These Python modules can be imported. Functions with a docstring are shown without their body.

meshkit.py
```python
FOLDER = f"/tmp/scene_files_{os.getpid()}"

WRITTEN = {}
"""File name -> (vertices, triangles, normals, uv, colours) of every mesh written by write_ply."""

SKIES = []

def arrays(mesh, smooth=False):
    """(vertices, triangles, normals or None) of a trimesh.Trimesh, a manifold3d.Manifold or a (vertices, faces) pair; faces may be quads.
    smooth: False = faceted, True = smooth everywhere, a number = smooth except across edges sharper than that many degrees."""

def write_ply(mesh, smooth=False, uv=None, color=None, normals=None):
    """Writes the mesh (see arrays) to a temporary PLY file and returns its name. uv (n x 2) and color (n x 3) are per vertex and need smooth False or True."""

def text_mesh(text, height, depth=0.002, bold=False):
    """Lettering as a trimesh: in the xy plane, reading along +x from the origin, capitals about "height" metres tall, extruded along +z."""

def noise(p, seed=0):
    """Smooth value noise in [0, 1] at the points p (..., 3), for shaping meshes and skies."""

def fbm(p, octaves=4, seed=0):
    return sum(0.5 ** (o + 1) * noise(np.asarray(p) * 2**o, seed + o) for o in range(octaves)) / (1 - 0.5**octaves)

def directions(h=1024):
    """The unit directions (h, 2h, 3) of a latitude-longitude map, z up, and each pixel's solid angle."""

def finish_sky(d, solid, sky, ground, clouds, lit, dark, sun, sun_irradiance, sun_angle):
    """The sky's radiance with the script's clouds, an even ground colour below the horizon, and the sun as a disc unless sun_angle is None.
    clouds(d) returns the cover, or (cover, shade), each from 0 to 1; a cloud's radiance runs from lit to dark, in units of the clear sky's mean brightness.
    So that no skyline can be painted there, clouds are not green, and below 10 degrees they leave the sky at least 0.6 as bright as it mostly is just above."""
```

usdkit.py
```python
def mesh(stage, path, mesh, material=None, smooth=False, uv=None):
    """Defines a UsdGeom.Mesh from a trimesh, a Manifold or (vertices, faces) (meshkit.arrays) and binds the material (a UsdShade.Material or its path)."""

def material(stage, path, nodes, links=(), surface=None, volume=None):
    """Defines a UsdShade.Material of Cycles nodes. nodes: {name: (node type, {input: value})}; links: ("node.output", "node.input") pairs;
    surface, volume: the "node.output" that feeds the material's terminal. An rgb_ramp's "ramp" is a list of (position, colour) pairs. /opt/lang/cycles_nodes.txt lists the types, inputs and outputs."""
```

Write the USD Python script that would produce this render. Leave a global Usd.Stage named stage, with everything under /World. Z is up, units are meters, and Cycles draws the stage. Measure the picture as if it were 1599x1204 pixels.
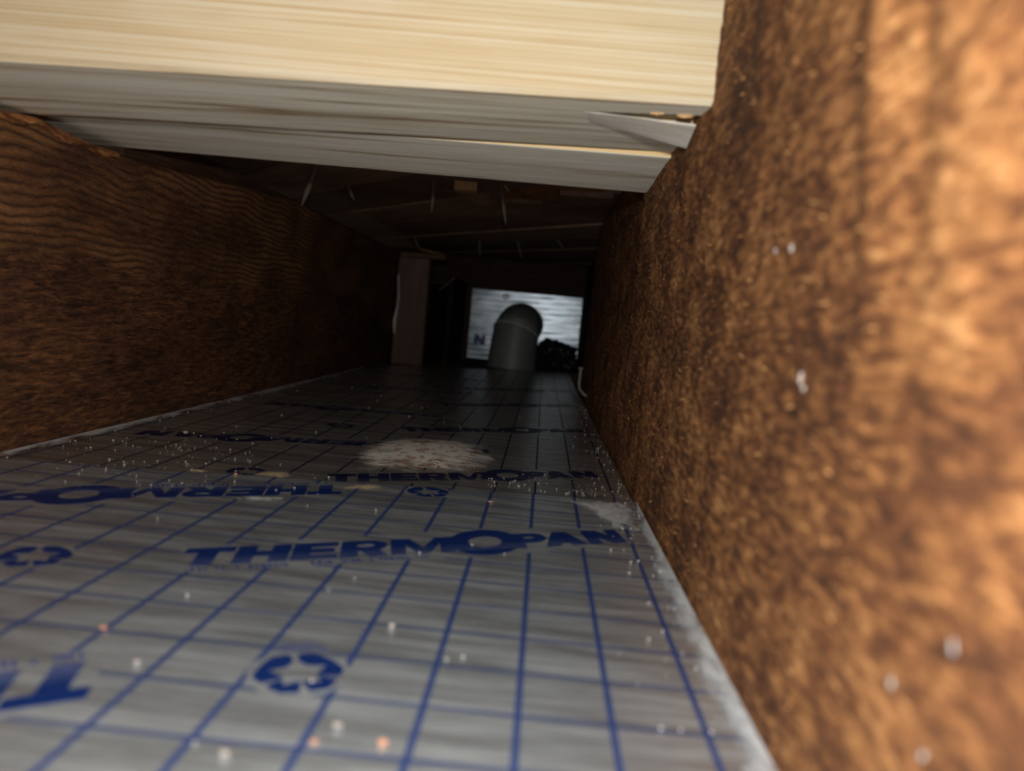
import math, random
import numpy as np, trimesh, usdkit, meshkit
from shapely import affinity
from shapely.geometry import Polygon, Point, LineString, box as sbox
from shapely.ops import unary_union
from pxr import Usd, UsdGeom, UsdLux, UsdShade, Gf, Sdf, Vt

stage = Usd.Stage.CreateInMemory()
UsdGeom.SetStageUpAxis(stage, UsdGeom.Tokens.z)
UsdGeom.SetStageMetersPerUnit(stage, 1.0)
UsdGeom.Xform.Define(stage, '/World')
UsdGeom.Scope.Define(stage, '/World/Looks')
rng = random.Random(7)
nrg = np.random.default_rng(7)

# ------------------------------------------------------------------ camera
FPX = 1185.0                                    # focal length in pixels of a 1599 px wide frame
H = 0.107                                       # lens height above the foil
def axes(vp=(850.0, 507.0), s=0.095):
    dy = np.array([(vp[0] - 799.5) / FPX, (vp[1] - 602.0) / FPX, 1.0]); dy /= np.linalg.norm(dy)
    dx = np.array([1, s, 0.0]); dx = dx - dy * (dx @ dy); dx /= np.linalg.norm(dx)
    dz = np.cross(dx, dy)
    return np.array([dx, dy, dz])
R = axes()
cam = UsdGeom.Camera.Define(stage, '/World/camera')
right, down, fwd = R @ [1, 0, 0], R @ [0, 1, 0], R @ [0, 0, 1]
M4 = Gf.Matrix4d(*right, 0, *(-down), 0, *(-fwd), 0, 0, 0, H, 1)
cam.AddTransformOp().Set(M4)
HA = 9.8
cam.CreateHorizontalApertureAttr(HA); cam.CreateVerticalApertureAttr(HA * 1204 / 1599)
cam.CreateFocalLengthAttr(FPX / 1599 * HA)
cam.CreateFStopAttr(1.9); cam.CreateFocusDistanceAttr(0.58)
cam.CreateClippingRangeAttr(Gf.Vec2f(0.004, 50))
cam.CreateExposureAttr(0.55)

# ------------------------------------------------------------------ light: the lamp held just above and behind the lens, and a dim room
lamp = UsdLux.SphereLight.Define(stage, '/World/hand_lamp')
lamp.AddTranslateOp().Set(Gf.Vec3d(0.0, -0.01, 0.145))
lamp.CreateRadiusAttr(0.006)
lamp.CreateIntensityAttr(2450.0)
lamp.CreateColorAttr(Gf.Vec3f(1.0, 0.98, 0.955))
dome = UsdLux.DomeLight.Define(stage, '/World/room_dim_light')
dome.CreateIntensityAttr(0.008)
dome.CreateColorAttr(Gf.Vec3f(1.0, 0.95, 0.9))

# ------------------------------------------------------------------ helpers
used = {}
def numbered(name, parent='/World'):
    k = (parent, name); n = used.get(k, 0); used[k] = n + 1
    return name if n == 0 else f'{name}_{n:03d}'
def tag(o, label=None, cat=None, group=None, kind=None):
    p = o if isinstance(o, Usd.Prim) else o.GetPrim()
    for k, v in (('label', label), ('category', cat), ('group', group), ('kind', kind)):
        if v: p.SetCustomDataByKey(k, v)
    return p
def thing(name, label, cat, group=None, kind=None, loc=(0, 0, 0)):
    x = UsdGeom.Xform.Define(stage, '/World/' + numbered(name))
    if any(loc): x.AddTranslateOp().Set(Gf.Vec3d(*map(float, loc)))
    return tag(x, label, cat, group, kind)
def obj(name, mesh, mat, parent=None, smooth=False, **kw):
    base = str(parent.GetPath()) if parent is not None else '/World'
    if parent is not None:
        ops = UsdGeom.Xformable(parent).GetLocalTransformation()
        off = np.array(ops.ExtractTranslation())
    m = usdkit.mesh(stage, base + '/' + numbered(name, base), mesh, mat, smooth)
    if parent is not None and np.any(off):
        UsdGeom.XformCommonAPI(m.GetPrim()).SetTranslate(Gf.Vec3d(*(-off)))
    return tag(m, **kw)
def ray(p):
    return R @ np.array([(p[0] - 799.5) / FPX, (p[1] - 602.0) / FPX, 1.0])
def at(p, axis, val):
    o = np.array([0, 0, H]); d = ray(p)
    return o + d * (val - o[axis]) / d[axis]
cat_ = trimesh.util.concatenate
def grid_mesh(P):
    """P (n, m, 3) -> (verts, quads)"""
    n, m, _ = P.shape
    i = np.arange(n * m).reshape(n, m)
    f = np.stack([i[:-1, :-1], i[1:, :-1], i[1:, 1:], i[:-1, 1:]], -1).reshape(-1, 4)
    return P.reshape(-1, 3), f
def tri(vf):
    v, f = vf
    f = np.asarray(f)
    if f.shape[1] == 4: f = np.vstack([f[:, [0, 1, 2]], f[:, [0, 2, 3]]])
    return trimesh.Trimesh(v, f, process=False)
def tube(path, radii, n=10, cap=True):
    path = np.asarray(path, float); radii = np.broadcast_to(radii, len(path)).astype(float)
    t = np.gradient(path, axis=0); t /= np.linalg.norm(t, axis=1, keepdims=True)
    ref = np.array([0.31, 0.2, 0.93]) if abs(t[0] @ [0.31, 0.2, 0.93]) < 0.9 else np.array([1.0, 0, 0])
    rings = []
    for p, d, r in zip(path, t, radii):
        u = np.cross(d, ref); u /= np.linalg.norm(u); w = np.cross(d, u)
        a = np.linspace(0, 2 * np.pi, n, endpoint=False)
        rings.append(p + r * (np.cos(a)[:, None] * u + np.sin(a)[:, None] * w))
    return loft(rings)
def loft(rings):
    rings = [np.asarray(r) for r in rings]; n = len(rings[0]); k = len(rings)
    v = np.vstack(rings + [rings[0].mean(0)[None], rings[-1].mean(0)[None]]); f = []
    for a in range(k - 1):
        for j in range(n):
            b = (j + 1) % n
            f += [[a*n+j, a*n+b, (a+1)*n+b], [a*n+j, (a+1)*n+b, (a+1)*n+j]]
    for j in range(n):
        b = (j + 1) % n
        f += [[k*n, b, j], [k*n+1, (k-1)*n+j, (k-1)*n+b]]
    m = trimesh.Trimesh(v, np.array(f), process=False); m.fix_normals(); return m
def rbox(lo, hi, r=0.0015, seg=3):
    lo, hi = np.minimum(lo, hi), np.maximum(lo, hi)
    import manifold3d as m3
    r = min(r, 0.45 * float(np.min(np.subtract(hi, lo))))
    s = m3.Manifold.sphere(r, 4 * seg)
    pts = [s.translate([x, y, z]) for x in (lo[0] + r, hi[0] - r) for y in (lo[1] + r, hi[1] - r) for z in (lo[2] + r, hi[2] - r)]
    return m3.Manifold.batch_hull(pts)
def extr(poly, z0, depth):
    out = []
    for g in getattr(poly, 'geoms', [poly]):
        if g.is_empty or g.area < 1e-9 or g.geom_type != 'Polygon': continue
        m = trimesh.creation.extrude_polygon(g, depth, engine='earcut'); m.apply_translation([0, 0, z0]); out.append(m)
    return cat_(out)
def loft_board(L, Rr, r=0.0015, n=60, amp=0.0004, seed=0):
    """board along x; L, Rr: dicts yf,yb (front, back), zbf,zbb (bottom), zt (top), x"""
    xs = np.linspace(0, 1, n); rings = []
    for t in xs:
        g = {k: L[k] * (1 - t) + Rr[k] * t for k in L}
        c = [(g['yf'], g['zbf']), (g['yb'], g['zbb']), (g['yb'], g['zt']), (g['yf'], g['zt'])]
        pts = np.array(Polygon(c).buffer(-r).buffer(r, quad_segs=3).exterior.coords)[:-1]
        # resample evenly along the edge, keeping the corners
        ring = LineString(np.vstack([pts, pts[:1]])).segmentize(0.004)
        q = np.array(ring.coords)[:-1]
        rings.append(np.column_stack([np.full(len(q), g['x']), q]))
    m = min(len(q) for q in rings)
    if any(len(q) != m for q in rings):
        new = []
        for q in rings:
            qq = np.vstack([q, q[:1]]); d = np.r_[0, np.cumsum(np.linalg.norm(np.diff(qq, axis=0), axis=1))]
            s = np.linspace(0, d[-1], 81)[:-1]
            new.append(np.column_stack([np.interp(s, d, qq[:, k]) for k in range(3)]))
        rings = new
    for q in rings:
        nz = meshkit.fbm(q * [25, 220, 220] + seed * 9.1, 3, seed) - 0.5
        cen = q.mean(0); dirn = q - cen; dirn[:, 0] = 0; dirn /= np.linalg.norm(dirn, axis=1, keepdims=True)
        q += dirn * nz[:, None] * 2 * amp
    return loft(rings)

# ------------------------------------------------------------------ materials
def mat(name, nodes, links, surface='p.BSDF'):
    return usdkit.material(stage, '/World/Looks/' + name, nodes, links, surface=surface)
def plain(name, col, rough=0.6, metal=0.0, spec=0.4, nscale=None, var=0.3):
    n = {'p': ('principled_bsdf', {'base_color': col, 'roughness': rough, 'metallic': metal, 'specular_ior_level': spec})}
    l = []
    if nscale:
        n['g'] = ('geometry', {}); n['m'] = ('mapping', {'scale': (nscale,) * 3}); n['n'] = ('noise_texture', {'scale': 1.0, 'detail': 4.0})
        c = np.array(col)
        n['r'] = ('rgb_ramp', {'ramp': [(0.3, tuple(c * (1 - var))), (0.7, tuple(np.minimum(c * (1 + var), 1)))]})
        n['b'] = ('bump', {'strength': 0.4, 'distance': 0.0006})
        l = [('g.position', 'm.vector'), ('m.vector', 'n.vector'), ('n.fac', 'r.fac'), ('r.color', 'p.base_color'), ('n.fac', 'b.height'), ('b.normal', 'p.normal')]
    return mat(name, n, l)
def wood(name, ramp, fine, broad=None, streak=None, rough=0.75, bump=0.5, dist=0.0006, spec=0.3, rot=(0, 0, 0)):
    """ramp over a mix of anisotropic fine noise and broad noise; fine/broad: scale vectors per metre."""
    n = {'g': ('geometry', {}), 'rt': ('mapping', {'rotation': rot}),
         'm1': ('mapping', {'scale': fine}), 'n1': ('noise_texture', {'scale': 1.0, 'detail': 6.0, 'roughness': 0.65, 'distortion': 0.3}),
         'm2': ('mapping', {'scale': broad or tuple(np.array(fine) * 0.12)}), 'n2': ('noise_texture', {'scale': 1.0, 'detail': 3.0, 'roughness': 0.55}),
         'mx': ('mix_float', {'fac': 0.4}), 'r': ('rgb_ramp', {'ramp': ramp}),
         'b': ('bump', {'strength': bump, 'distance': dist}),
         'p': ('principled_bsdf', {'roughness': rough, 'specular_ior_level': spec})}
    l = [('g.position', 'rt.vector'), ('rt.vector', 'm1.vector'), ('rt.vector', 'm2.vector'), ('m1.vector', 'n1.vector'), ('m2.vector', 'n2.vector'),
         ('n1.fac', 'mx.a'), ('n2.fac', 'mx.b'), ('mx.result', 'r.fac'), ('r.color', 'p.base_color'), ('n1.fac', 'b.height'), ('b.normal', 'p.normal')]
    return mat(name, n, l)

M = {}
M['joist_rough'] = wood('rough_sawn_brown', [(0.38, (0.055, 0.020, 0.008)), (0.47, (0.155, 0.057, 0.018)), (0.55, (0.33, 0.138, 0.043)), (0.66, (0.60, 0.30, 0.112))],
                        (300, 95, 330), (40, 26, 34), rough=0.8, bump=0.9, dist=0.0022)
M['fibre'] = plain('loose_wood_fibre', (0.50, 0.25, 0.09), 0.7, nscale=300)
M['dark_plank'] = wood('aged_dark_plank', [(0.35, (0.045, 0.022, 0.012)), (0.5, (0.10, 0.052, 0.028)), (0.66, (0.17, 0.095, 0.05))], (60, 60, 200), (10, 10, 40), bump=0.4, dist=0.0008)
diag = (0, 0, math.radians(39.2))
def plank_mat(i, k):
    b = np.array([0.30, 0.175, 0.11]) * k
    return wood(f'aged_plank_tone_{i}', [(0.33, tuple(b * 0.5)), (0.5, tuple(b)), (0.68, tuple(b * 1.5))], (420, 30, 200), (60, 7, 40), bump=0.5, dist=0.0006, rot=(0, 0, math.radians(-39.2)))
PL = [plank_mat(i, k) for i, k in enumerate((1.1, 0.9, 1.2, 0.75))]
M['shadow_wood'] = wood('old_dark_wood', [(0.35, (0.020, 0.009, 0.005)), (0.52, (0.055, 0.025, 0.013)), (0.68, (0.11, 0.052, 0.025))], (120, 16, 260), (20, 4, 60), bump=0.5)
M['recess_shade'] = plain('recess_shade_black', (0.010, 0.008, 0.007), 0.9, spec=0.1)  # near-black colour stands in for the shade deep in the recess
M['shade_dark_wood'] = plain('shade_darkened_board', (0.022, 0.013, 0.010), 0.9, spec=0.1, nscale=80)  # darker wood copy: shade of the recess put into the colour
M['orange_wood'] = wood('torn_orange_wood', [(0.35, (0.22, 0.085, 0.025)), (0.52, (0.40, 0.18, 0.06)), (0.68, (0.58, 0.32, 0.13))], (160, 160, 160), bump=0.5)
M['offcut'] = wood('fresh_offcut', [(0.35, (0.40, 0.22, 0.09)), (0.5, (0.55, 0.33, 0.15)), (0.66, (0.66, 0.44, 0.22))], (600, 40, 100), bump=0.3)
M['end_grain'] = wood('plank_end_grain', [(0.35, (0.16, 0.08, 0.06)), (0.5, (0.30, 0.17, 0.13)), (0.66, (0.42, 0.27, 0.21))], (350, 350, 350), bump=0.8)
M['post'] = wood('dusty_brown_stud', [(0.35, (0.075, 0.042, 0.029)), (0.5, (0.125, 0.075, 0.054)), (0.66, (0.18, 0.11, 0.08))], (120, 120, 14), bump=0.3)
M['plaster'] = plain('plaster_smear', (0.62, 0.58, 0.52), 0.9, nscale=200)
M['bent_steel'] = plain('pale_nail_steel', (0.45, 0.40, 0.34), 0.5, 0.3)
M['fleck'] = plain('dull_plaster_fleck', (0.33, 0.30, 0.27), 0.9)
M['steel'] = plain('dull_nail_steel', (0.15, 0.115, 0.09), 0.65, 0.15, nscale=400)
M['pipe'] = plain('grey_sheet_metal', (0.29, 0.31, 0.30), 0.55, 0.25, nscale=60, var=0.12)
M['pipe_ring'] = plain('bright_pipe_seam', (0.85, 0.85, 0.83), 0.5, 0.2)
M['black'] = plain('crumpled_black_film', (0.02, 0.022, 0.026), 0.35, 0.0, 0.6)
M['ledge'] = wood('dusty_ledge_wood', [(0.35, (0.06, 0.035, 0.022)), (0.52, (0.13, 0.08, 0.055)), (0.68, (0.2, 0.14, 0.1))], (20, 150, 100), bump=0.3)
M['crumb'] = plain('white_crumb', (0.62, 0.60, 0.54), 0.8)
M['chip'] = plain('orange_wood_chip', (0.58, 0.29, 0.16), 0.8)
M['shaving'] = plain('rust_brown_shaving', (0.14, 0.062, 0.024), 0.8)

# left joist: wavy ring grain in the upper half, rough diagonal saw marks below the shake line at 122 mm
M['joist_left'] = mat('weathered_ring_grain', {
    'g': ('geometry', {}), 's': ('separate_xyz', {}),
    'mw': ('mapping', {'scale': (1.0, 0.55, 1.0)}),
    'w': ('wave_texture', {'wave_type': 'bands', 'bands_direction': 'z', 'profile': 'saw', 'scale': 54.0, 'distortion': 11.0, 'detail': 3.0, 'detail_scale': 0.45, 'detail_roughness': 0.5}),
    'rw': ('rgb_ramp', {'ramp': [(0.0, (0.07, 0.032, 0.012)), (0.12, (0.11, 0.050, 0.019)), (0.45, (0.215, 0.102, 0.038)), (0.75, (0.17, 0.078, 0.029)), (0.92, (0.05, 0.022, 0.010)), (1.0, (0.035, 0.016, 0.008))]}),
    'md': ('mapping', {'rotation': (math.radians(32), 0, 0), 'scale': (90, 60, 380)}),
    'nd': ('noise_texture', {'scale': 1.0, 'detail': 6.0, 'roughness': 0.7, 'distortion': 0.6}),
    'rd': ('rgb_ramp', {'ramp': [(0.36, (0.030, 0.013, 0.007)), (0.48, (0.085, 0.035, 0.014)), (0.59, (0.165, 0.070, 0.026)), (0.71, (0.28, 0.13, 0.052))]}),
    'mb': ('mapping', {'scale': (10, 9, 22)}), 'nb': ('noise_texture', {'scale': 1.0, 'detail': 4.0, 'roughness': 0.6}),
    'mf': ('mapping', {'scale': (300, 300, 900)}), 'nf': ('noise_texture', {'scale': 1.0, 'detail': 4.0}),
    'zz': ('math', {'math_type': 'multiply_add', 'value2': 0.045, 'value3': -0.0225}),
    'za': ('math', {'math_type': 'add'}),
    'mr': ('map_range', {'from_min': 0.118, 'from_max': 0.126, 'to_min': 0.0, 'to_max': 1.0, 'clamp': True}),
    'up': ('map_range', {'from_min': 0.42, 'from_max': 0.62, 'to_min': 0.35, 'to_max': 1.0, 'clamp': True}),
    'mm': ('math', {'math_type': 'multiply'}),
    'c': ('mix_color', {'blend_type': 'mix'}),
    'rb': ('rgb_ramp', {'ramp': [(0.35, (0.55, 0.5, 0.5)), (0.6, (1.0, 1.0, 1.0)), (0.75, (1.25, 1.2, 1.1))]}),
    'c2': ('mix_color', {'blend_type': 'multiply', 'fac': 1.0, 'use_clamp': False}),
    'rf': ('rgb_ramp', {'ramp': [(0.35, (0.7, 0.68, 0.66)), (0.65, (1.2, 1.2, 1.2))]}),
    'c3': ('mix_color', {'blend_type': 'multiply', 'fac': 0.8, 'use_clamp': False}),
    'h': ('math', {'math_type': 'multiply_add', 'value2': 0.6}),
    'b': ('bump', {'strength': 0.7, 'distance': 0.0012}),
    'p': ('principled_bsdf', {'roughness': 0.7, 'specular_ior_level': 0.35})},
    [('g.position', 's.vector'), ('g.position', 'mw.vector'), ('mw.vector', 'w.vector'), ('w.fac', 'rw.fac'),
     ('g.position', 'md.vector'), ('md.vector', 'nd.vector'), ('nd.fac', 'rd.fac'),
     ('g.position', 'mb.vector'), ('mb.vector', 'nb.vector'), ('nb.fac', 'rb.fac'), ('g.position', 'mf.vector'), ('mf.vector', 'nf.vector'), ('nf.fac', 'rf.fac'),
     ('nb.fac', 'zz.value1'), ('s.z', 'za.value1'), ('zz.value', 'za.value2'), ('za.value', 'mr.value'), ('nb.fac', 'up.value'),
     ('mr.result', 'mm.value1'), ('up.result', 'mm.value2'), ('mm.value', 'c.fac'), ('rd.color', 'c.a'), ('rw.color', 'c.b'),
     ('c.result', 'c2.a'), ('rb.color', 'c2.b'), ('c2.result', 'c3.a'), ('rf.color', 'c3.b'), ('c3.result', 'p.base_color'),
     ('nd.fac', 'h.value1'), ('w.fac', 'h.value3'), ('h.value', 'b.height'), ('b.normal', 'p.normal')])

# new lumber: fresh yellow on planed faces (y facing), weathered grey on the underside
def lumber(name, face, under, seed):
    return mat(name, {
        'g': ('geometry', {}), 's': ('separate_xyz', {}), 'sn': ('separate_xyz', {}),
        'lo': ('mapping', {'location': (seed, seed * 2.3, seed * 1.7)}),
        'm1': ('mapping', {'scale': (4, 260, 880)}), 'n1': ('noise_texture', {'scale': 1.0, 'detail': 4.0, 'roughness': 0.6, 'distortion': 0.2}),
        'm2': ('mapping', {'scale': (9, 60, 60)}), 'n2': ('noise_texture', {'scale': 1.0, 'detail': 4.0, 'roughness': 0.6, 'distortion': 0.6}),
        'mx': ('mix_float', {'fac': 0.22}),
        'rf': ('rgb_ramp', {'ramp': [(0.34, face[0]), (0.47, face[1]), (0.58, face[2])]}),
        'm3': ('mapping', {'scale': (3.5, 95, 95)}), 'n3': ('noise_texture', {'scale': 1.0, 'detail': 5.0, 'roughness': 0.6, 'distortion': 0.35}),
        'ru': ('rgb_ramp', {'ramp': [(0.33, under[0]), (0.41, under[1]), (0.50, under[2]), (0.64, under[3])]}),
        'ny': ('math', {'math_type': 'multiply', 'value2': -1.0}),
        'mr': ('map_range', {'from_min': 0.55, 'from_max': 0.8, 'to_min': 0.0, 'to_max': 1.0, 'clamp': True}),
        'c': ('mix_color', {'blend_type': 'mix'}),
        'b': ('bump', {'strength': 0.35, 'distance': 0.0007}),
        'p': ('principled_bsdf', {'roughness': 0.65, 'specular_ior_level': 0.3})},
        [('g.position', 'lo.vector'), ('lo.vector', 'm1.vector'), ('m1.vector', 'n1.vector'), ('lo.vector', 'm2.vector'), ('m2.vector', 'n2.vector'),
         ('n1.fac', 'mx.a'), ('n2.fac', 'mx.b'), ('mx.result', 'rf.fac'), ('lo.vector', 'm3.vector'), ('m3.vector', 'n3.vector'), ('n3.fac', 'ru.fac'),
         ('g.true_normal', 'sn.vector'), ('sn.z', 'ny.value1'), ('ny.value', 'mr.value'), ('mr.result', 'c.fac'), ('rf.color', 'c.a'), ('ru.color', 'c.b'),
         ('c.result', 'p.base_color'), ('n1.fac', 'b.height'), ('b.normal', 'p.normal')])
M['lumber1'] = lumber('new_pine_front_board', [(0.55, 0.40, 0.21), (0.66, 0.53, 0.32), (0.72, 0.63, 0.44)], [(0.30, 0.21, 0.12), (0.58, 0.49, 0.34), (0.75, 0.69, 0.53), (0.85, 0.81, 0.67)], 0.0)
M['lumber2'] = lumber('new_pine_rear_board', [(0.78, 0.50, 0.20), (0.88, 0.62, 0.30), (0.9, 0.68, 0.36)], [(0.46, 0.35, 0.21), (0.74, 0.68, 0.53), (0.82, 0.78, 0.64), (0.86, 0.83, 0.72)], 3.1)

def foil(name, base, metal, rough, dust, dustcol, wave=6.0):
    return mat(name, {
        'g': ('geometry', {}),
        'm1': ('mapping', {'scale': (28, 420, 1)}), 'n1': ('noise_texture', {'scale': 1.0, 'detail': 5.0, 'roughness': 0.65}),
        'm2': ('mapping', {'scale': (9, 105, 1)}), 'n2': ('noise_texture', {'scale': 1.0, 'detail': 5.0, 'roughness': 0.6, 'distortion': 0.5}),
        'm4': ('mapping', {'scale': (420, 40, 1)}), 'n4': ('noise_texture', {'scale': 1.0, 'detail': 3.0}),
        'm3': ('mapping', {'scale': (9, 9, 1)}), 'n3': ('noise_texture', {'scale': 1.0, 'detail': 2.0}),
        'mx': ('mix_float', {'fac': 0.5}),
        'rd': ('map_range', {'from_min': 0.44, 'from_max': 0.68, 'to_min': dust[0], 'to_max': dust[1], 'clamp': True}),
        'rr': ('map_range', {'from_min': 0.3, 'from_max': 0.7, 'to_min': rough[0], 'to_max': rough[1], 'clamp': True}),
        'rc': ('rgb_ramp', {'ramp': [(0.3, tuple(np.array(base) * 0.8)), (0.7, tuple(np.minimum(np.array(base) * 1.15, 1)))]}),
        'h': ('math', {'math_type': 'multiply_add', 'value2': wave}),
        'h2': ('math', {'math_type': 'multiply_add', 'value2': 0.3}),
        'b': ('bump', {'strength': 0.5, 'distance': 0.0004}),
        'p': ('principled_bsdf', {'metallic': metal, 'specular_ior_level': 0.5}),
        'd': ('diffuse_bsdf', {'color': dustcol}), 'mc': ('mix_closure', {})},
        [('g.position', 'm1.vector'), ('m1.vector', 'n1.vector'), ('g.position', 'm2.vector'), ('m2.vector', 'n2.vector'), ('g.position', 'm3.vector'), ('m3.vector', 'n3.vector'),
         ('g.position', 'm4.vector'), ('m4.vector', 'n4.vector'),
         ('n1.fac', 'mx.a'), ('n2.fac', 'mx.b'), ('mx.result', 'rd.value'), ('n2.fac', 'rr.value'), ('rr.result', 'p.roughness'), ('n1.fac', 'rc.fac'), ('rc.color', 'p.base_color'),
         ('n3.fac', 'h.value1'), ('n1.fac', 'h.value3'), ('n4.fac', 'h2.value1'), ('h.value', 'h2.value3'), ('h2.value', 'b.height'), ('b.normal', 'p.normal'),
         ('rd.result', 'mc.fac'), ('p.BSDF', 'mc.closure1'), ('d.BSDF', 'mc.closure2')], surface='mc.closure')
M['weathered'] = wood('weathered_grey_softwood', [(0.33, (0.33, 0.27, 0.20)), (0.45, (0.54, 0.48, 0.39)), (0.62, (0.66, 0.62, 0.53))], (5, 260, 260), (4, 60, 60), bump=0.3)
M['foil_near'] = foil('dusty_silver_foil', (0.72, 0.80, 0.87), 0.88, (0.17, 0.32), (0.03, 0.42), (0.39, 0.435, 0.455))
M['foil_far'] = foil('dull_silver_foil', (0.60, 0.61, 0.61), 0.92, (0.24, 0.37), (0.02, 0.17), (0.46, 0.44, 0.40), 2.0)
M['foil_back'] = mat('wrinkled_silver_foil', {
    'g': ('geometry', {}), 'm1': ('mapping', {'scale': (30, 1, 420)}), 'n1': ('noise_texture', {'scale': 1.0, 'detail': 4.0, 'roughness': 0.6}),
    'm2': ('mapping', {'scale': (7, 1, 16)}), 'n2': ('noise_texture', {'scale': 1.0, 'detail': 3.0}), 'mx': ('mix_float', {'fac': 0.5}),
    'b': ('bump', {'strength': 0.3, 'distance': 0.001}),
    'rc': ('rgb_ramp', {'ramp': [(0.35, (0.28, 0.36, 0.44)), (0.65, (0.44, 0.48, 0.50))]}),
    'p': ('principled_bsdf', {'metallic': 0.72, 'roughness': 0.24})},
    [('g.position', 'm1.vector'), ('m1.vector', 'n1.vector'), ('g.position', 'm2.vector'), ('m2.vector', 'n2.vector'), ('n1.fac', 'mx.a'), ('n2.fac', 'mx.b'),
     ('mx.result', 'b.height'), ('b.normal', 'p.normal'), ('mx.result', 'rc.fac'), ('rc.color', 'p.base_color')])
def ink(name, col, solid, rough=0.38):
    return mat(name, {'p': ('principled_bsdf', {'base_color': col, 'metallic': 0.15, 'roughness': rough}), 't': ('transparent_bsdf', {}), 'mc': ('mix_closure', {'fac': solid}),
                      'g': ('geometry', {}), 'm': ('mapping', {'scale': (60, 500, 1)}), 'n': ('noise_texture', {'scale': 1.0, 'detail': 4.0}),
                      'r': ('map_range', {'from_min': 0.25, 'from_max': 0.5, 'to_min': solid * 0.6, 'to_max': solid, 'clamp': True})},
               [('t.BSDF', 'mc.closure1'), ('p.BSDF', 'mc.closure2'), ('g.position', 'm.vector'), ('m.vector', 'n.vector'), ('n.fac', 'r.value'), ('r.result', 'mc.fac')], surface='mc.closure')
M['ink'] = ink('blue_print', (0.0015, 0.023, 0.14), 1.0)
M['ink_line'] = ink('blue_grid_line', (0.035, 0.075, 0.25), 0.58)
M['ink_cross'] = ink('faint_blue_grid_line', (0.045, 0.08, 0.22), 0.34)
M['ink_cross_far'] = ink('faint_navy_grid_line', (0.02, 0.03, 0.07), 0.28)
M['ink_small'] = ink('faint_small_print', (0.02, 0.05, 0.28), 0.8)
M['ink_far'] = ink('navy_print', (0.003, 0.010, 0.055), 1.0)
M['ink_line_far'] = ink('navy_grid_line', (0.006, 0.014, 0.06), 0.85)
def dusty(name, col, solid, sc, lo=0.4, hi=0.55):
    """powder, thin where its own noise thins it; the mesh's rim fades by the vertex attribute 'cover'"""
    return mat(name, {'g': ('geometry', {}), 'm': ('mapping', {'scale': sc}), 'n': ('noise_texture', {'scale': 1.0, 'detail': 6.0, 'roughness': 0.7}),
                      'a': ('attribute', {'attribute': 'cover'}), 'ad': ('math', {'math_type': 'add'}),
                      'r': ('map_range', {'from_min': lo, 'from_max': hi, 'to_min': 0.0, 'to_max': solid, 'clamp': True}),
                      'd': ('diffuse_bsdf', {'color': col}), 't': ('transparent_bsdf', {}), 'mc': ('mix_closure', {})},
               [('g.position', 'm.vector'), ('m.vector', 'n.vector'), ('n.fac', 'ad.value1'), ('a.fac', 'ad.value2'), ('ad.value', 'r.value'), ('r.result', 'mc.fac'),
                ('t.BSDF', 'mc.closure1'), ('d.BSDF', 'mc.closure2')], surface='mc.closure')
M['dust_white'] = dusty('white_powder', (0.86, 0.84, 0.78), 0.78, (40, 90, 1), 0.44, 0.66)
M['dust_seam'] = dusty('ragged_white_powder', (0.80, 0.80, 0.77), 0.55, (170, 130, 1), 0.50, 0.70)
M['dust_tan'] = dusty('tan_powder', (0.62, 0.50, 0.30), 0.55, (110, 260, 1), 0.46, 0.62)
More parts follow.
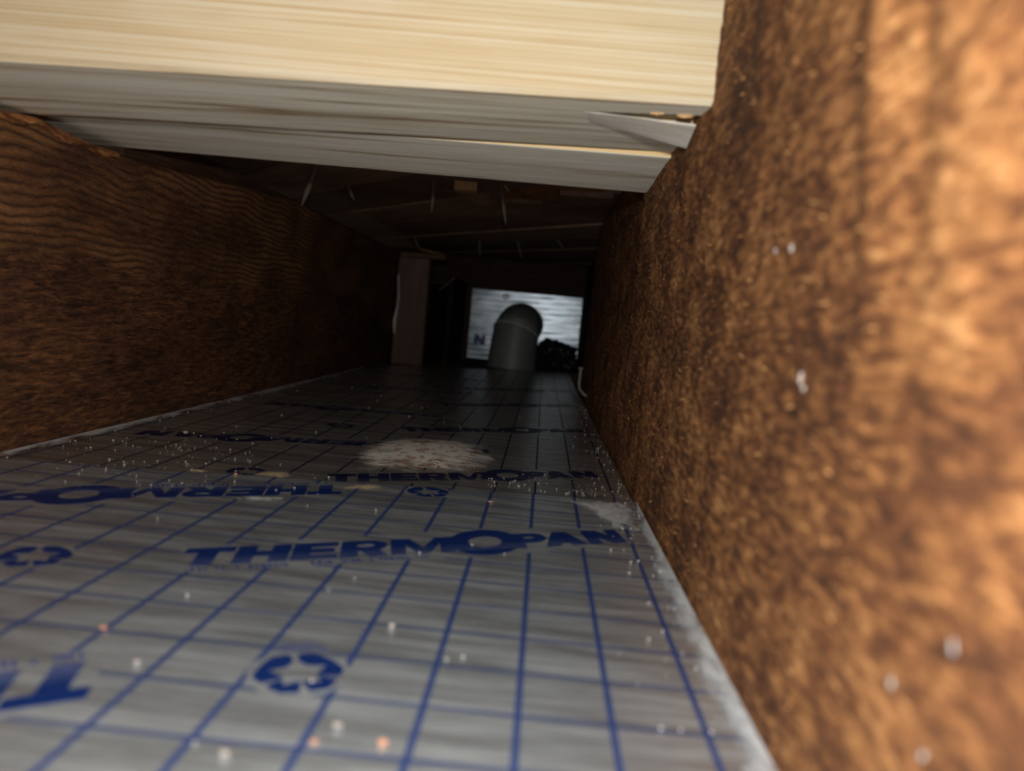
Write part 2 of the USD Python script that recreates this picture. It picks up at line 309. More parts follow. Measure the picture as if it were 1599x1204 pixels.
M['dust_edge'] = dusty('grey_edge_dust', (0.66, 0.69, 0.70), 0.7, (130, 45, 1), 0.38, 0.62)

# ------------------------------------------------------------------ structure: the board that carries the insulation, an added dark layer above the planks against light leaks
obj('floor', rbox((-0.42, -0.32, -0.075), (0.17, 2.3, -0.045), 0.003), M['shadow_wood'], label='old brown board layer under the insulation', kind='structure')

# ------------------------------------------------------------------ right joist
def smooth01(t): t = np.clip(t, 0, 1); return t * t * (3 - 2 * t)
XR = 0.0705
def right_face(Y, Z):
    p = np.stack([np.full_like(Y, 3.0), Y, Z], -1)
    near = 1 - smooth01((Y - 0.585) / 0.02)
    x = XR - 0.0055 * near * smooth01((Z - 0.10) / 0.10) + 0.0035 * smooth01((Y - 0.60) / 0.05) * smooth01((Z - 0.04) / 0.1)
    amp = 0.0012 * (1 - 0.6 * smooth01((Y - 0.6) / 0.1))
    x = x - amp * 2 * (meshkit.fbm(p * [0, 90, 260], 4, 3) - 0.5) - 0.0022 * (meshkit.fbm(p * [0, 22, 7], 3, 5) - 0.5)
    # two proud saw ridges near the lens
    for yc, w, h in ((0.172, 0.007, 0.0026), (0.152, 0.006, -0.0016), (0.27, 0.008, 0.0010)):
        x = x - h * np.exp(-((Y - yc - 0.02 * (Z - 0.2)) / w) ** 2) * smooth01((Z - 0.05) / 0.15)
    return x
ys = np.unique(np.concatenate([np.arange(-0.32, 0.0, 0.01), np.arange(0.0, 0.95, 0.0024), np.arange(0.95, 1.27, 0.008), [1.27]]))
zs = np.arange(-0.05, 0.2705, 0.0027)
Y, Z = np.meshgrid(ys, zs, indexing='ij')
X = right_face(Y, Z)
X = np.where(Z < -0.001, np.minimum(X, XR + 0.001), X)
P = np.stack([X, Y, Z], -1)
def solid_from_face(P, xback, flip=False):
    v, f = grid_mesh(P); n, m, _ = P.shape
    idx = np.arange(n * m).reshape(n, m)
    loop = np.concatenate([idx[:, 0], idx[-1, 1:], idx[-2::-1, -1], idx[0, -2:0:-1]])
    back = v[loop].copy(); back[:, 0] = xback
    k = len(v); v2 = np.vstack([v, back, back.mean(0)[None]])
    L = len(loop); j = np.arange(L); jn = (j + 1) % L
    q = np.vstack([np.stack([loop, loop[jn], k + jn], 1), np.stack([loop, k + jn, k + j], 1), np.stack([k + j, k + jn, np.full(L, k + L)], 1)])
    f3 = np.vstack([f[:, [0, 1, 2]], f[:, [0, 2, 3]], q])
    m_ = trimesh.Trimesh(v2, f3, process=False)
    trimesh.repair.fix_normals(m_)
    return m_
jr = thing('floor_joist', 'rough-sawn fuzzy orange-brown timber joist filling the right side', 'joist')
obj('timber', solid_from_face(P, 0.112), M['joist_rough'], jr, smooth=True)
# loose fibres lifted off the rough face
fv, ff = [], []
for i in range(2600):
    y = 0.16 + 0.80 * rng.random() ** 1.2; z = 0.004 + 0.262 * rng.random()
    x = float(right_face(np.array(y), np.array(z)))
    L = rng.uniform(0.0012, 0.0045); w = rng.uniform(0.00018, 0.0005)
    a = rng.gauss(0.0, 0.5) + (math.pi / 2 if i % 3 == 0 else 0.0)
    d = np.array([-rng.uniform(0.05, 0.55), math.cos(a), math.sin(a)]); d /= np.linalg.norm(d)
    s = np.array([0, -d[2], d[1]]); s /= np.linalg.norm(s); t = np.cross(d, s)
    b = np.array([x + 0.0003, y, z]); k = len(fv)
    fv += [b + s * w, b - s * w, b + t * w * 1.2, b + d * L]; ff += [[k, k+1, k+3], [k+1, k+2, k+3], [k+2, k, k+3], [k, k+2, k+1]]
obj('wood_fibre', trimesh.Trimesh(np.array(fv), np.array(ff), process=False), M['fibre'], jr, kind='stuff')
# white flecks of plaster caught on the near face
for p, L in (((1246, 590), 0.0045), ((1249, 606), 0.002), ((1216, 392), 0.002), ((1240, 388), 0.003), ((1385, 1065), 0.003), ((1480, 1005), 0.0045), ((1430, 1180), 0.002)):
    q = at(p, 0, XR - 0.001); x = float(right_face(np.array(q[1]), np.array(q[2]))); q[0] = x
    s = trimesh.creation.icosphere(1, 1.0); s.apply_scale([0.0006, 0.0005, L * 0.42]); s.apply_translation(q)
    obj('plaster_fleck', s, M['fleck'], jr)
# the joist that laps behind it
jr2 = thing('floor_joist', 'dark lapped joist end in the black gap right of the grey pipe', 'joist')
obj('timber', rbox((0.100, 1.22, -0.045), (0.140, 2.26, 0.268), 0.002), M['shadow_wood'], jr2)

# ------------------------------------------------------------------ left joist
XL = -0.3155
tz = np.array([(-0.32, 0.189), (0.30, 0.191), (0.40, 0.1945), (0.43, 0.198), (0.4557, 0.2014), (0.487, 0.1996), (0.516, 0.1985), (0.65, 0.2085), (0.78, 0.2195), (0.934, 0.2305), (1.2, 0.2305), (2.10, 0.2315)])
ys = np.unique(np.concatenate([np.arange(-0.32, 0.3, 0.02), np.arange(0.3, 1.0, 0.004), np.arange(1.0, 2.10, 0.012), [2.10]]))
us = np.linspace(0, 1, 90)
Y, U = np.meshgrid(ys, us, indexing='ij')
top = np.interp(Y, tz[:, 0], tz[:, 1]) + 0.0012 * (meshkit.fbm(np.stack([Y * 60, Y * 0, Y * 0], -1), 3, 2) - 0.5)
Z = -0.048 + (top + 0.048) * U
p = np.stack([np.full_like(Y, 1.0), Y, Z], -1)
X = XL + 0.0016 * (meshkit.fbm(p * [0, 60, 160], 4, 11) - 0.5) + 0.003 * (meshkit.fbm(p * [0, 7, 9], 2, 12) - 0.5)
X = X - 0.0012 * np.exp(-((Z - 0.122) / 0.0016) ** 2)
X = X - 0.006 * smooth01((Z - top + 0.006) / 0.006) ** 2            # worn upper arris
jl = thing('floor_joist', 'dark brown weathered joist with wavy ring grain on the left', 'joist')
obj('timber', solid_from_face(np.stack([X, Y, Z], -1), -0.353), M['joist_left'], jl, smooth=True)
tv = []
for y in np.linspace(0.405, 0.545, 30):
    h = float(np.interp(y, tz[:, 0], tz[:, 1])); e = math.sin((y - 0.405) / 0.14 * math.pi) ** 0.5
    dz = 0.0016 * math.sin(y * 140) * e
    tv.append(np.array([[XL + 0.0002, y, h - 0.0018 - 0.0032 * e + dz * 1.5], [XL + 0.0012 * e + 0.0004, y, h - 0.0035 + dz], [XL - 0.001, y, h + 0.0008 * e], [XL - 0.007, y, h + 0.0005], [XL - 0.006, y, h - 0.004]]))
obj('torn_edge', loft(tv), M['joist_rough'], jl, smooth=50, label='torn orange-brown upper edge of the joist')
sh = thing('shim_strip', 'thin dark wood strip on top of the left joist behind the new lumber', 'wood strip')
P = []
for y in np.linspace(0.57, 1.02, 24):
    t = 0.2315 + 0.0008 * math.sin(y * 70); b = min(float(np.interp(y, tz[:, 0], tz[:, 1])) + 0.0006, t - 0.0015)
    P.append(np.array([[-0.327, y, b], [-0.327 + 0.001 * math.sin(y * 50), y, t], [-0.35, y, t], [-0.35, y, b]]))
obj('strip', loft(P), M['shadow_wood'], sh)

# ------------------------------------------------------------------ new lumber across the opening
b1 = thing('pine_board', 'bright new pine board with yellow front face across the top', 'board')
L1 = dict(x=-0.41, yf=0.351, yb=0.462, zbf=0.2015, zbb=0.1985, zt=0.2490); R1 = dict(x=0.0655, yf=0.351, yb=0.462, zbf=0.2113, zbb=0.2148, zt=0.2606)
L1.update(zbb=0.2012)
import manifold3d as m3
bm_ = loft_board(L1, R1, 0.0022, 90, 0.0003, 1)
bm_ = m3.Manifold(m3.Mesh(np.asarray(bm_.vertices, np.float32), np.asarray(bm_.faces, np.uint32)))
slot = m3.Manifold.hull_points(np.array([[0.006, 0.3768, 0.2112], [0.0075, 0.3955, 0.2122], [0.080, 0.3690, 0.2045], [0.080, 0.4000, 0.2045], [0.080, 0.3690, 0.2200], [0.080, 0.4000, 0.2190], [0.006, 0.3768, 0.2126], [0.0075, 0.3955, 0.2132]]))
cut_ = bm_ - slot
obj('board', cut_ if cut_.num_tri() > 100 else bm_, M['lumber1'], b1, smooth=35)
# the strip split off its lower right corner
rA, rB = np.array([-0.004, 0.380, 0.2118]), np.array([0.004, 0.3975, 0.2124])
uE, lE = np.array([0.0625, 0.3735, 0.2075]), np.array([0.0635, 0.4000, 0.2032])
P = []
for t in np.linspace(0, 1, 14):
    s = t ** 1.25
    a = rA * (1 - t) + uE * t; b = rB * (1 - t) + lE * t
    a[2] = rA[2] * (1 - s) + uE[2] * s; b[2] = rB[2] * (1 - s) + lE[2] * s
    th = 0.0002 + 0.0007 * t; j = 0.0004 * math.sin(9 * t)
    P.append(np.array([a + [0, j, 0], b + [0, j, 0], b + [0, 0, th], a + [0, 0, th]]))
obj('split_strip', loft(P), M['weathered'], b1, label='grey wedge of wood split off and hanging down')
for x0, x1, y, z in ((0.040, 0.0465, 0.3705, 0.2112), (0.053, 0.060, 0.3710, 0.2110)):
    P = []
    for t in np.linspace(0, 1, 7):
        x = x0 + (x1 - x0) * t; w = 0.0003 + 0.0011 * math.sin(math.pi * min(1, 0.12 + t * 0.9)) ** 1.5 * (1 + 0.4 * math.sin(x * 2500))
        P.append(np.array([[x, y - w, z + 0.003], [x, y, z - w * 0.6], [x, y + 0.002, z], [x, y + 0.001, z + 0.004]]))
    obj('torn_wood', loft(P), M['offcut'], b1, label='pale orange torn wood inside the split' if x0 < 0.04 else None)
b2 = thing('pine_board', 'grey-faced new pine board directly behind the yellow one', 'board')
L2 = dict(x=-0.41, yf=0.4635, yb=0.569, zbf=0.2085, zbb=0.2085, zt=0.2550); R2 = dict(x=0.0655, yf=0.4635, yb=0.569, zbf=0.2122, zbb=0.2095, zt=0.2590)
obj('board', loft_board(L2, R2, 0.0012, 90, 0.0004, 4), M['lumber2'], b2, smooth=35)

# ------------------------------------------------------------------ foil faced insulation
PITCH = 0.0260
seamL, seamR = at((0, 704), 2, 0), at((950, 777), 2, 0)
def seam_y(x): return 0.4735 + (x - 0.0) * 0.155
near_poly = Polygon([(XL + 0.0012, -0.32), (XR - 0.0012, -0.32), (XR - 0.0012, seam_y(XR)), (XL + 0.0012, seam_y(XL))])
def far_end(x): return 1.5064 + (x + 0.2894) * 0.84
far_poly = Polygon([(XL + 0.0012, seam_y(XL) + 0.0012), (XR - 0.0012, seam_y(XR) + 0.0012), (XR - 0.0012, far_end(XR)), (XL + 0.0012, far_end(XL))])
def panel_mesh(poly, z, th=0.04):
    """slab with a rounded upper rim"""
    rings = []
    for inset, dz in ((0.0, -th), (0.0, -0.0022), (0.0003, -0.0012), (0.0010, -0.0004), (0.0022, 0.0)):
        q = np.array(poly.buffer(-inset, join_style=2).exterior.coords)[:-1]
        o = np.argmin(np.hypot(*(q - [XL, -0.32]).T)); q = np.roll(q, -o, axis=0)
        rings.append(np.column_stack([q, np.full(len(q), z + dz)]))
    return loft(rings)

def letters():
    """THERMOPAN in wide heavy capitals with the enlarged round O, caps 1 high, and fine rules cut through the lower half"""
    st = 0.40; out = []; x = 0.0
    T = unary_union([sbox(0, .70, 1.0, 1), sbox(.29, 0, .69, 1)]); out.append((T, 1.0))
    Hh = unary_union([sbox(0, 0, st, 1), sbox(.72, 0, .72 + st, 1), sbox(0, .36, 1, .66)]); out.append((Hh, 1.12))
    E = unary_union([sbox(0, 0, st, 1), sbox(0, .74, .98, 1), sbox(0, .38, .92, .63), sbox(0, 0, 1.0, .27)]); out.append((E, 1.0))
    Rr = unary_union([sbox(0, 0, st, 1), sbox(0, .34, .66, 1), affinity.scale(Point(.66, .67).buffer(.33, 16), 1.25, 1), Polygon([(.40, .45), (.84, .45), (1.12, 0), (.66, 0)])]).difference(affinity.scale(Point(.56, .68).buffer(.11, 12), 1.9, .8)); out.append((Rr, 1.10))
    Mm = unary_union([sbox(0, 0, .36, 1), Polygon([(0, 1), (.46, 1), (.78, .36), (1.10, 1), (1.56, 1), (.94, 0), (.62, 0)]), sbox(1.20, 0, 1.56, 1)]).difference(unary_union([Polygon([(.36, 0), (.36, .62), (.66, -.05)]), Polygon([(1.20, 0), (1.20, .62), (.90, -.05)])])); out.append((Mm, 1.56))
    O = affinity.scale(Point(.95, .55).buffer(.86, 48), 1.12, 1).difference(affinity.scale(Point(.95, .55).buffer(.37, 32), 1.2, 1)); out.append((O, 1.80))
    Pp = unary_union([sbox(0, 0, st, 1), sbox(0, .32, .66, 1), affinity.scale(Point(.66, .66).buffer(.34, 16), 1.2, 1)]).difference(affinity.scale(Point(.58, .69).buffer(.09, 12), 1.8, .8)); out.append((Pp, 1.08))
    A = Polygon([(0, 0), (.42, 0), (.78, 1), (.40, 1)]).union(Polygon([(.76, 0), (1.22, 0), (.82, 1), (.42, 1)])).union(sbox(.25, .16, .9, .40)); out.append((A, 1.22))
    N = unary_union([sbox(0, 0, .38, 1), sbox(.74, 0, 1.12, 1), Polygon([(0, 1), (.44, 1), (1.12, 0), (.68, 0)])]); out.append((N, 1.12))
    shapes = []
    for g, w in out:
        shapes.append(affinity.translate(g, x, 0)); x += w + (-0.13 if g is Mm else -0.20 if g is O else -0.16 if g is Pp else 0.05)
    return shapes, x - 0.07
LET, LLEN = letters()
rules = unary_union([sbox(-1, y, 20, y + w) for y, w in ((.05, .024), (.13, .022), (.21, .02), (.29, .017), (.37, .013), (.45, .010))])
LETTERS = unary_union(LET).difference(rules)
def recycle():
    """three bent arrows chasing each other round a star shaped hole, about 1 in radius"""
    def pol(r, a): return (r * math.cos(math.radians(a)), r * math.sin(math.radians(a)))
    ring_ = Polygon([pol(1.08 if i % 2 == 0 else 1.0, 30 * i) for i in range(12)])
    star = Polygon([pol(0.80 if i % 2 == 0 else 0.44, 90 + 36 * i) for i in range(10)])
    g = ring_.difference(star)
    for a, w in ((90, 9), (208, 7), (332, 7)):
        g = g.difference(Polygon([pol(0.2, a), pol(1.5, a - w), pol(1.5, a + w)]))
    g = g.difference(Polygon([pol(0.3, 270), pol(0.92, 262), pol(0.92, 278)]))
    return g.buffer(-0.05).buffer(0.08)
REC = recycle()
def small_print(n, w, seed):
    """rows of print too small and worn to read: bits of strokes"""
    r = random.Random(seed); g = []; x = 0
    while x < w:
        k = r.uniform(.05, .12)
        if r.random() < .82:
            g.append(sbox(x, r.uniform(0, .04), x + k * .65, .20)); 
            if r.random() < .5: g.append(sbox(x, .0, x + k, .05))
        x += k + r.uniform(.02, .06)
        if r.random() < .15: x += .14
    return unary_union(g)
def place(g, ox, oy, ang, s):
    return affinity.translate(affinity.rotate(affinity.scale(g, s, s, origin=(0, 0)), ang, origin=(0, 0)), ox, oy)
def text_at(P0, P1, base=LETTERS):
    """P0: plan point of the T's upper left corner, P1: of the N's upper right corner"""
    d = np.subtract(P1, P0); L = np.hypot(*d); s = L / LLEN; ang = math.degrees(math.atan2(d[1], d[0]))
    sy = 0.0222 / s
    g = affinity.translate(affinity.scale(base, 1, sy, origin=(0, 0)), 0, -sy)
    g = affinity.affine_transform(g, [1, 0.30, 0, 1, 0, 0])          # the letters lean
    sm = affinity.translate(small_print(0, LLEN * .46, int(L * 1e5) % 97), -0.02, -sy - 0.32)
    return place(g, *P0[:2], ang, s), place(sm, *P0[:2], ang, s)

pn = thing('insulation_panel', 'shiny grey foil insulation panel with blue lettering in the foreground', 'insulation panel')
pf = thing('insulation_panel', 'darker foil insulation panel receding beyond the seam to the pipe', 'insulation panel')
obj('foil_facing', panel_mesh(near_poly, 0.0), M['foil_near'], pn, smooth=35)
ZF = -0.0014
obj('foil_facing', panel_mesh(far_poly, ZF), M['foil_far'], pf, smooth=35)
near_clip, far_clip = near_poly.buffer(-0.002), far_poly.buffer(-0.002)
rows = [(pn, near_clip, 0.0, M['ink'], [
            ((-.1392, .3047), (.0483, .4070)), ((-.1060, .4228), (-.2900, .3190)), ((-.1085, .1840), (-.2860, .0660)), ((-.1392, .0647), (.0483, .1670))]),
        (pf, far_clip, ZF, M['ink_far'], [
            ((-.1291, .4762), (.0461, .5785)), ((-.1034, .5954), (-.2930, .5400)), ((-.1253, .7021), (.0487, .8166)), ((-.0990, .7988), (-.2812, .7660)),
            ((-.1237, .9225), (.0422, 1.0649)), ((-.0900, 1.0714), (-.2881, 1.0219)), ((-.120, 1.16), (.050, 1.30)), ((-.09, 1.32), (-.288, 1.27))])]
recs = {id(pn): [(-.0611, .2104, 0), (-.1867, .2785, 0), (-.0600, .4500, 0)], id(pf): [(-.1752, .4600, 0), (-.1749, .6782, 0), (-.0470, .6208, 0)]}
for pan, clip, z, im, ts in rows:
    keep = []
    for P0, P1 in ts:
        g, sm = text_at(P0, P1)
        keep.append(g.buffer(0.003).envelope if False else unary_union([g.convex_hull.buffer(0.0022), sm.convex_hull.buffer(0.001)]))
        g = g.intersection(clip); sm = sm.intersection(clip)
        if g.area > 1e-7: obj('lettering', extr(g, z + 0.00006, 0.00003), im, pan)
        if sm.area > 1e-7 and pan is pn: obj('small_print', extr(sm, z + 0.00006, 0.00003), M['ink_small'], pan, kind='stuff')
    for x, y, a in recs[id(pan)]:
        g = place(REC, x, y, 25 + a, 0.0118).intersection(clip)
        keep.append(Point(x, y).buffer(0.0145))
        obj('recycling_symbol', extr(g, z + 0.00006, 0.00003), im, pan)
        if pan is pn and x > -0.1:
            sm = unary_union([affinity.translate(small_print(0, 1.5, 5), -.75, 1.22), affinity.translate(small_print(0, 1.3, 6), -.65, 1.48)])
            sm = place(sm, x, y, 18, 0.0118).intersection(clip)
            if sm.area > 1e-8: obj('small_print', extr(sm, z + 0.00006, 0.00003), M['ink_small'], pan, kind='stuff')
    gap = unary_union(keep)
    y0, y1 = (-0.32, 0.56) if pan is pn else (0.40, 1.85)
    w = 0.0010 if pan is pn else 0.0007
    x0 = 0.0040 if pan is pn else 0.0046
    longs, cross = [], []
    for k in range(-13, 4):
        x = x0 + PITCH * k - (0.0012 if pan is pn else 0)
        longs.append(LineString([(x - 0.0002, y0), (x + 0.0008, y1)]).buffer(w, cap_style=2))
    for k in range(-20, 80):
        y = 0.2515 + 0.0258 * k
        if y0 < y < y1: cross.append(LineString([(-0.32, y - 0.006), (0.075, y + 0.001)]).buffer(w * (1.05 if pan is pn else 0.7), cap_style=2))
    for k, g in enumerate(longs):
        g = g.difference(gap).intersection(clip)
        for q in getattr(g, 'geoms', [g]):
            if q.area > 1e-6: obj('grid_line', extr(q, z + 0.00003, 0.00002), M['ink_line'] if pan is pn else M['ink_line_far'], pan)
    for g in cross:
        g = g.difference(gap).intersection(clip)
        for q in getattr(g, 'geoms', [g]):
            if q.area > 1e-6 and (pan is pn or q.bounds[1] < 0.75): obj('cross_line', extr(q, z + 0.00002, 0.00002), M['ink_cross'] if pan is pn else M['ink_cross_far'], pan)

# dust lying on the foil
def dust_sheet(outline, z, bump, n=46, m=26):
    """polar sheet inside an outline [(x, y)...]; its attribute 'cover' runs from high at the centre to low at the rim"""
    c = np.mean(outline, 0); o = np.array(list(outline) + [outline[0]]); d = np.r_[0, np.cumsum(np.hypot(*np.diff(o, axis=0).T))]
    s = np.linspace(0, d[-1], n, endpoint=False); rim = np.column_stack([np.interp(s, d, o[:, k]) for k in (0, 1)])
    v, cov = [np.r_[c, z + bump]], [0.22]
    for i in range(1, m + 1):
        t = i / m
        for q in rim:
            p = c + (q - c) * t
            v.append(np.r_[p, z + 0.0001 + bump * (1 - t * t) ** 1.5]); cov.append(0.20 * (1 - t ** 2) - 0.24 * t ** 3 + 0.02)
    f = [[0, 1 + j, 1 + (j + 1) % n] for j in range(n)]
    for i in range(m - 1):
        for j in range(n):
            a, b = 1 + i * n + j, 1 + i * n + (j + 1) % n
            f += [[a, a + n, b + n], [a, b + n, b]]
    return np.array(v), np.array(f), np.array(cov, np.float32)
def dust(name, outline, z, bump, material, label, cat='dust'):
    v, f, cov = dust_sheet(outline, z, bump)
    o = obj(name, trimesh.Trimesh(v, f, process=False), material, smooth=True, label=label, cat=cat, kind='stuff')
    UsdGeom.PrimvarsAPI(o).CreatePrimvar('cover', Sdf.ValueTypeNames.FloatArray, 'vertex').Set(Vt.FloatArray.FromNumpy(cov))
    return o
dust('white_powder', [(-.136, .53), (-.118, .497), (-.085, .492), (-.05, .506), (-.024, .55), (-.020, .605), (-.040, .655), (-.075, .672), (-.115, .648), (-.140, .59)], ZF + 0.0002, 0.004, M['dust_white'], 'round patch of white powder with rust-coloured shavings on the far foil')
dust('tan_powder', [(-.172, .447), (-.150, .449), (-.143, .462), (-.150, .470), (-.170, .464)], ZF + 0.0002, 0.0012, M['dust_tan'], 'tan dust smear between two upside-down rows of lettering')
dust('tan_powder', [(-.205, .4435), (-.195, .444), (-.193, .450), (-.203, .452), (-.209, .448)], ZF + 0.0002, 0.0008, M['dust_tan'], 'small tan dust spot left of the larger tan smear')
dust('tan_powder', [(-.112, .432), (-.094, .437), (-.083, .447), (-.090, .456), (-.106, .449)], 0.0003, 0.0008, M['dust_tan'], 'tan dust right of the upside-down letter T at the seam')
dust('white_powder', [(.012, .470), (.030, .452), (.052, .400), (.064, .398), (.0685, .440), (.0685, .4815), (.040, .4775)], 0.0003, 0.0008, M['dust_seam'], 'white powder smeared along the seam beside the right joist')
dust('white_powder', [(-.158, .385), (-.132, .392), (-.128, .402), (-.150, .398)], 0.0003, 0.0004, M['dust_seam'], 'small white powder smear below the upside-down lettering')
def edge_dust(name, xa, xb, y0, y1, z, label):
    n = 160; v, cov, f = [], [], []
    for i, y in enumerate(np.linspace(y0, y1, n)):
        for j in range(7):
            t = j / 6; x = xa + (xb - xa) * t * min(1, 0.15 + 4 * (i / n) * (1 - i / n))
            v.append([x, y, z + 0.00025 + 0.0012 * max(0, 1 - t * 1.6)]); cov.append(0.14 - 0.42 * t ** 1.2 + 0.22 * (meshkit.fbm(np.array([y * 30, 0.3, xa * 9]), 2, 4) - 0.5))
    for i in range(n - 1):
        for j in range(6):
            a = i * 7 + j; f += [[a, a + 1, a + 8], [a, a + 8, a + 7]]
    m = trimesh.Trimesh(np.array(v), np.array(f), process=False)
    o = obj(name, m, M['dust_edge'], smooth=True, label=label, cat='dust', kind='stuff')
    UsdGeom.PrimvarsAPI(o).CreatePrimvar('cover', Sdf.ValueTypeNames.FloatArray, 'vertex').Set(Vt.FloatArray.FromNumpy(np.array(cov, np.float32)))
edge_dust('edge_dust', XR - 0.0016, XR - 0.013, -0.05, 0.475, 0.0, 'pale grey dust along the foil edge at the right joist')
edge_dust('edge_dust', XL + 0.0016, XL + 0.016, 0.30, 1.35, 0.0, 'pale dust line along the foot of the left joist')

# crumbs, shavings and chips
def chunk(c, r, seed):
    m = trimesh.creation.icosphere(0, r); q = np.random.default_rng(seed)
    m.vertices *= q.uniform(0.55, 1.2, m.vertices.shape); m.vertices[:, 2] *= 0.7
    m.apply_translation(np.array(c) - [0, 0, m.vertices[:, 2].min()]); return m
cr = []
for i in range(620):
    u = rng.random()
    if u < 0.30: x, y = XR - 0.002 - abs(rng.gauss(0, 0.014)), rng.uniform(0.2, 1.1)
    elif u < 0.45: x, y = rng.uniform(-0.03, XR - 0.003), 0.487 + abs(rng.gauss(0, 0.02))
    elif u < 0.72: x, y = rng.gauss(-0.235, 0.04), rng.gauss(0.49, 0.05)
    elif u < 0.80: x, y = XL + 0.003 + abs(rng.gauss(0, 0.006)), rng.uniform(0.4, 1.2)
    else: x, y = rng.uniform(XL + 0.01, XR - 0.01), rng.uniform(0.16, 1.2)
    if not (XL + 0.003 < x < XR - 0.003): continue
    z = 0.0 if y < seam_y(x) else ZF
    cr.append(chunk((x, y, z + 0.0002), rng.choice((0.0002, 0.0003, 0.0003, 0.0005, 0.0007)) * (0.7 + 0.6 * min(y, 0.8)), i))
obj('crumbs', cat_(cr), M['crumb'], label='white crumbs of plaster scattered over both foil panels', cat='debris', kind='stuff')
sv = []
for i in range(150):
    a = rng.uniform(0, 2 * math.pi); q = math.sqrt(rng.random()); x, y = -0.080 + 0.046 * q * math.cos(a), 0.565 + 0.062 * q * math.sin(a)
    if rng.random() < 0.45: y = 0.53 + rng.gauss(0, 0.008)
    h = ZF + 0.0006 + 0.004 * max(0, 1 - ((x + .08) / .058) ** 2 - ((y - .58) / .09) ** 2) ** 1.5
    b = rng.gauss(0, 0.5); L = rng.uniform(0.002, 0.006); c = rng.uniform(-0.001, 0.001)
    d = np.array([math.cos(b), math.sin(b), 0]); n_ = np.array([-d[1], d[0], 0])
    sv.append(tube([np.array([x, y, h]) - d * L / 2, np.array([x, y, h + 0.0003]) + n_ * c, np.array([x, y, h]) + d * L / 2], 0.00022, 4))
obj('wood_shavings', cat_(sv), M['shaving'], label='rust-brown wood shavings strewn on the white powder patch', cat='shavings', kind='stuff')
for i, (p, r, lab) in enumerate([((597, 1162), 0.0011, 'blurred orange wood chip at the bottom centre of the foil'), ((161, 983), 0.0010, 'flat reddish wood chip on the foil above the cropped letters at lower left'),
                                 ((766, 785), 0.0010, 'orange wood chip just in front of the seam on the foil'), ((490, 1160), 0.0007, 'small pale round chip left of the blurred orange one'),
                                 ((368, 741), 0.0009, 'orange crumb beside the half-hidden recycling mark left of centre')]):
    q = at(p, 2, 0.0); z = 0.0 if q[1] < seam_y(q[0]) else ZF
    m = chunk((0, 0, 0), r, 900 + i); m.apply_scale([1.6, 1.2, 0.8]); m.apply_translation([q[0], q[1], z + 0.0001])
    obj('wood_chip', m, M['chip'], label=lab, cat='wood chip')
for i, (p, r, lab) in enumerate([((290, 678), 0.0022, 'white plaster lump at the foot of the left joist'), ((350, 1181), 0.0012, 'blurred white plaster crumb at the bottom edge, left of centre'), ((612, 980), 0.0013, 'elongated white plaster crumb lying on a cross line below the lettering'),
                                 ((213, 1036), 0.0009, 'white plaster crumb between the cropped letters and the lower recycling mark'), ((526, 1136), 0.0013, 'blurred pale plaster crumb right below the lower recycling mark')]):
    q = at(p, 2, 0.0)
    m = chunk((0, 0, 0), r, 950 + i); m.apply_scale([1.3, 1.0, 0.9]); m.apply_translation([q[0], q[1], 0.0001])
    obj('plaster_crumb', m, M['fleck'], label=lab, cat='plaster crumb')

# ------------------------------------------------------------------ diagonal planks overhead
ZC = 0.272
dv, nv = np.array([-0.632, 0.775]), np.array([0.775, 0.632])
ceil = thing('ceiling', 'dark old diagonal subfloor planks overhead', 'ceiling', kind='structure')
stage.GetPrimAtPath(ceil.GetPath()).ClearCustomDataByKey('category')
bound = Polygon([(-0.62, 0.60), (0.108, 0.60), (0.108, 2.10), (-0.62, 2.10)])
edge = 0.574
for k in range(-3, 12):
    a, b = edge + 0.1245 * k + 0.0009, edge + 0.1245 * (k + 1) - 0.0009
    strip = Polygon([tuple(nv * a + dv * -2), tuple(nv * b + dv * -2), tuple(nv * b + dv * 4), tuple(nv * a + dv * 4)])
    g = strip.intersection(bound)
    if k == 0:                                        # the broken plank over the opening: a split right half with a ragged edge
        jag = []
        for t in np.linspace(0.34, 0.93, 26):         # along the board
            jag.append(tuple(nv * (0.640 + 0.014 * math.sin(t * 40) + 0.008 * math.sin(t * 97 + 1)) + dv * t))
        cut = Polygon([tuple(nv * 0.50 + dv * 0.34)] + jag + [tuple(nv * 0.50 + dv * 0.93)])
        g = g.difference(cut)
    if g.is_empty: continue
    if g.geom_type != 'Polygon': g = max(g.geoms, key=lambda q: q.area)
    dz = (0.0, 0.0012, -0.0006, 0.0016)[k % 4]
    obj('plank', extr(g, ZC + dz, 0.019), PL[k % 4], ceil)
obj('added_upper_layer', rbox((-0.62, 0.60, ZC + 0.026), (0.14, 2.3, ZC + 0.040), 0.001), M['shadow_wood'], ceil)  # added sheet over the planks, keeps light from leaking through the gap
# pieces seen in the ragged gap behind the new lumber
g = Polygon([tuple(nv * 0.600 + dv * 0.50), tuple(nv * 0.628 + dv * 0.52), tuple(nv * 0.634 + dv * 0.60), tuple(nv * 0.625 + dv * 0.70), tuple(nv * 0.630 + dv * 0.80), tuple(nv * 0.60 + dv * 0.86), tuple(nv * 0.585 + dv * 0.7)])
obj('split_plank_piece', extr(g, ZC - 0.001, 0.012), M['orange_wood'], label='split orange-brown plank sliver hanging behind the new lumber', cat='wood splinter')
o = thing('wood_offcut', 'small pale orange wood block sticking down behind the new lumber', 'wood block')
obj('block', rbox((-0.128, 0.952, 0.2632), (-0.099, 0.985, 0.291), 0.0008), M['offcut'], o)
o = thing('wood_offcut', 'reddish plank end with rough end grain near the right joist', 'wood block')
obj('block', rbox((0.003, 0.935, 0.2650), (0.068, 0.975, 0.291), 0.001), M['end_grain'], o)

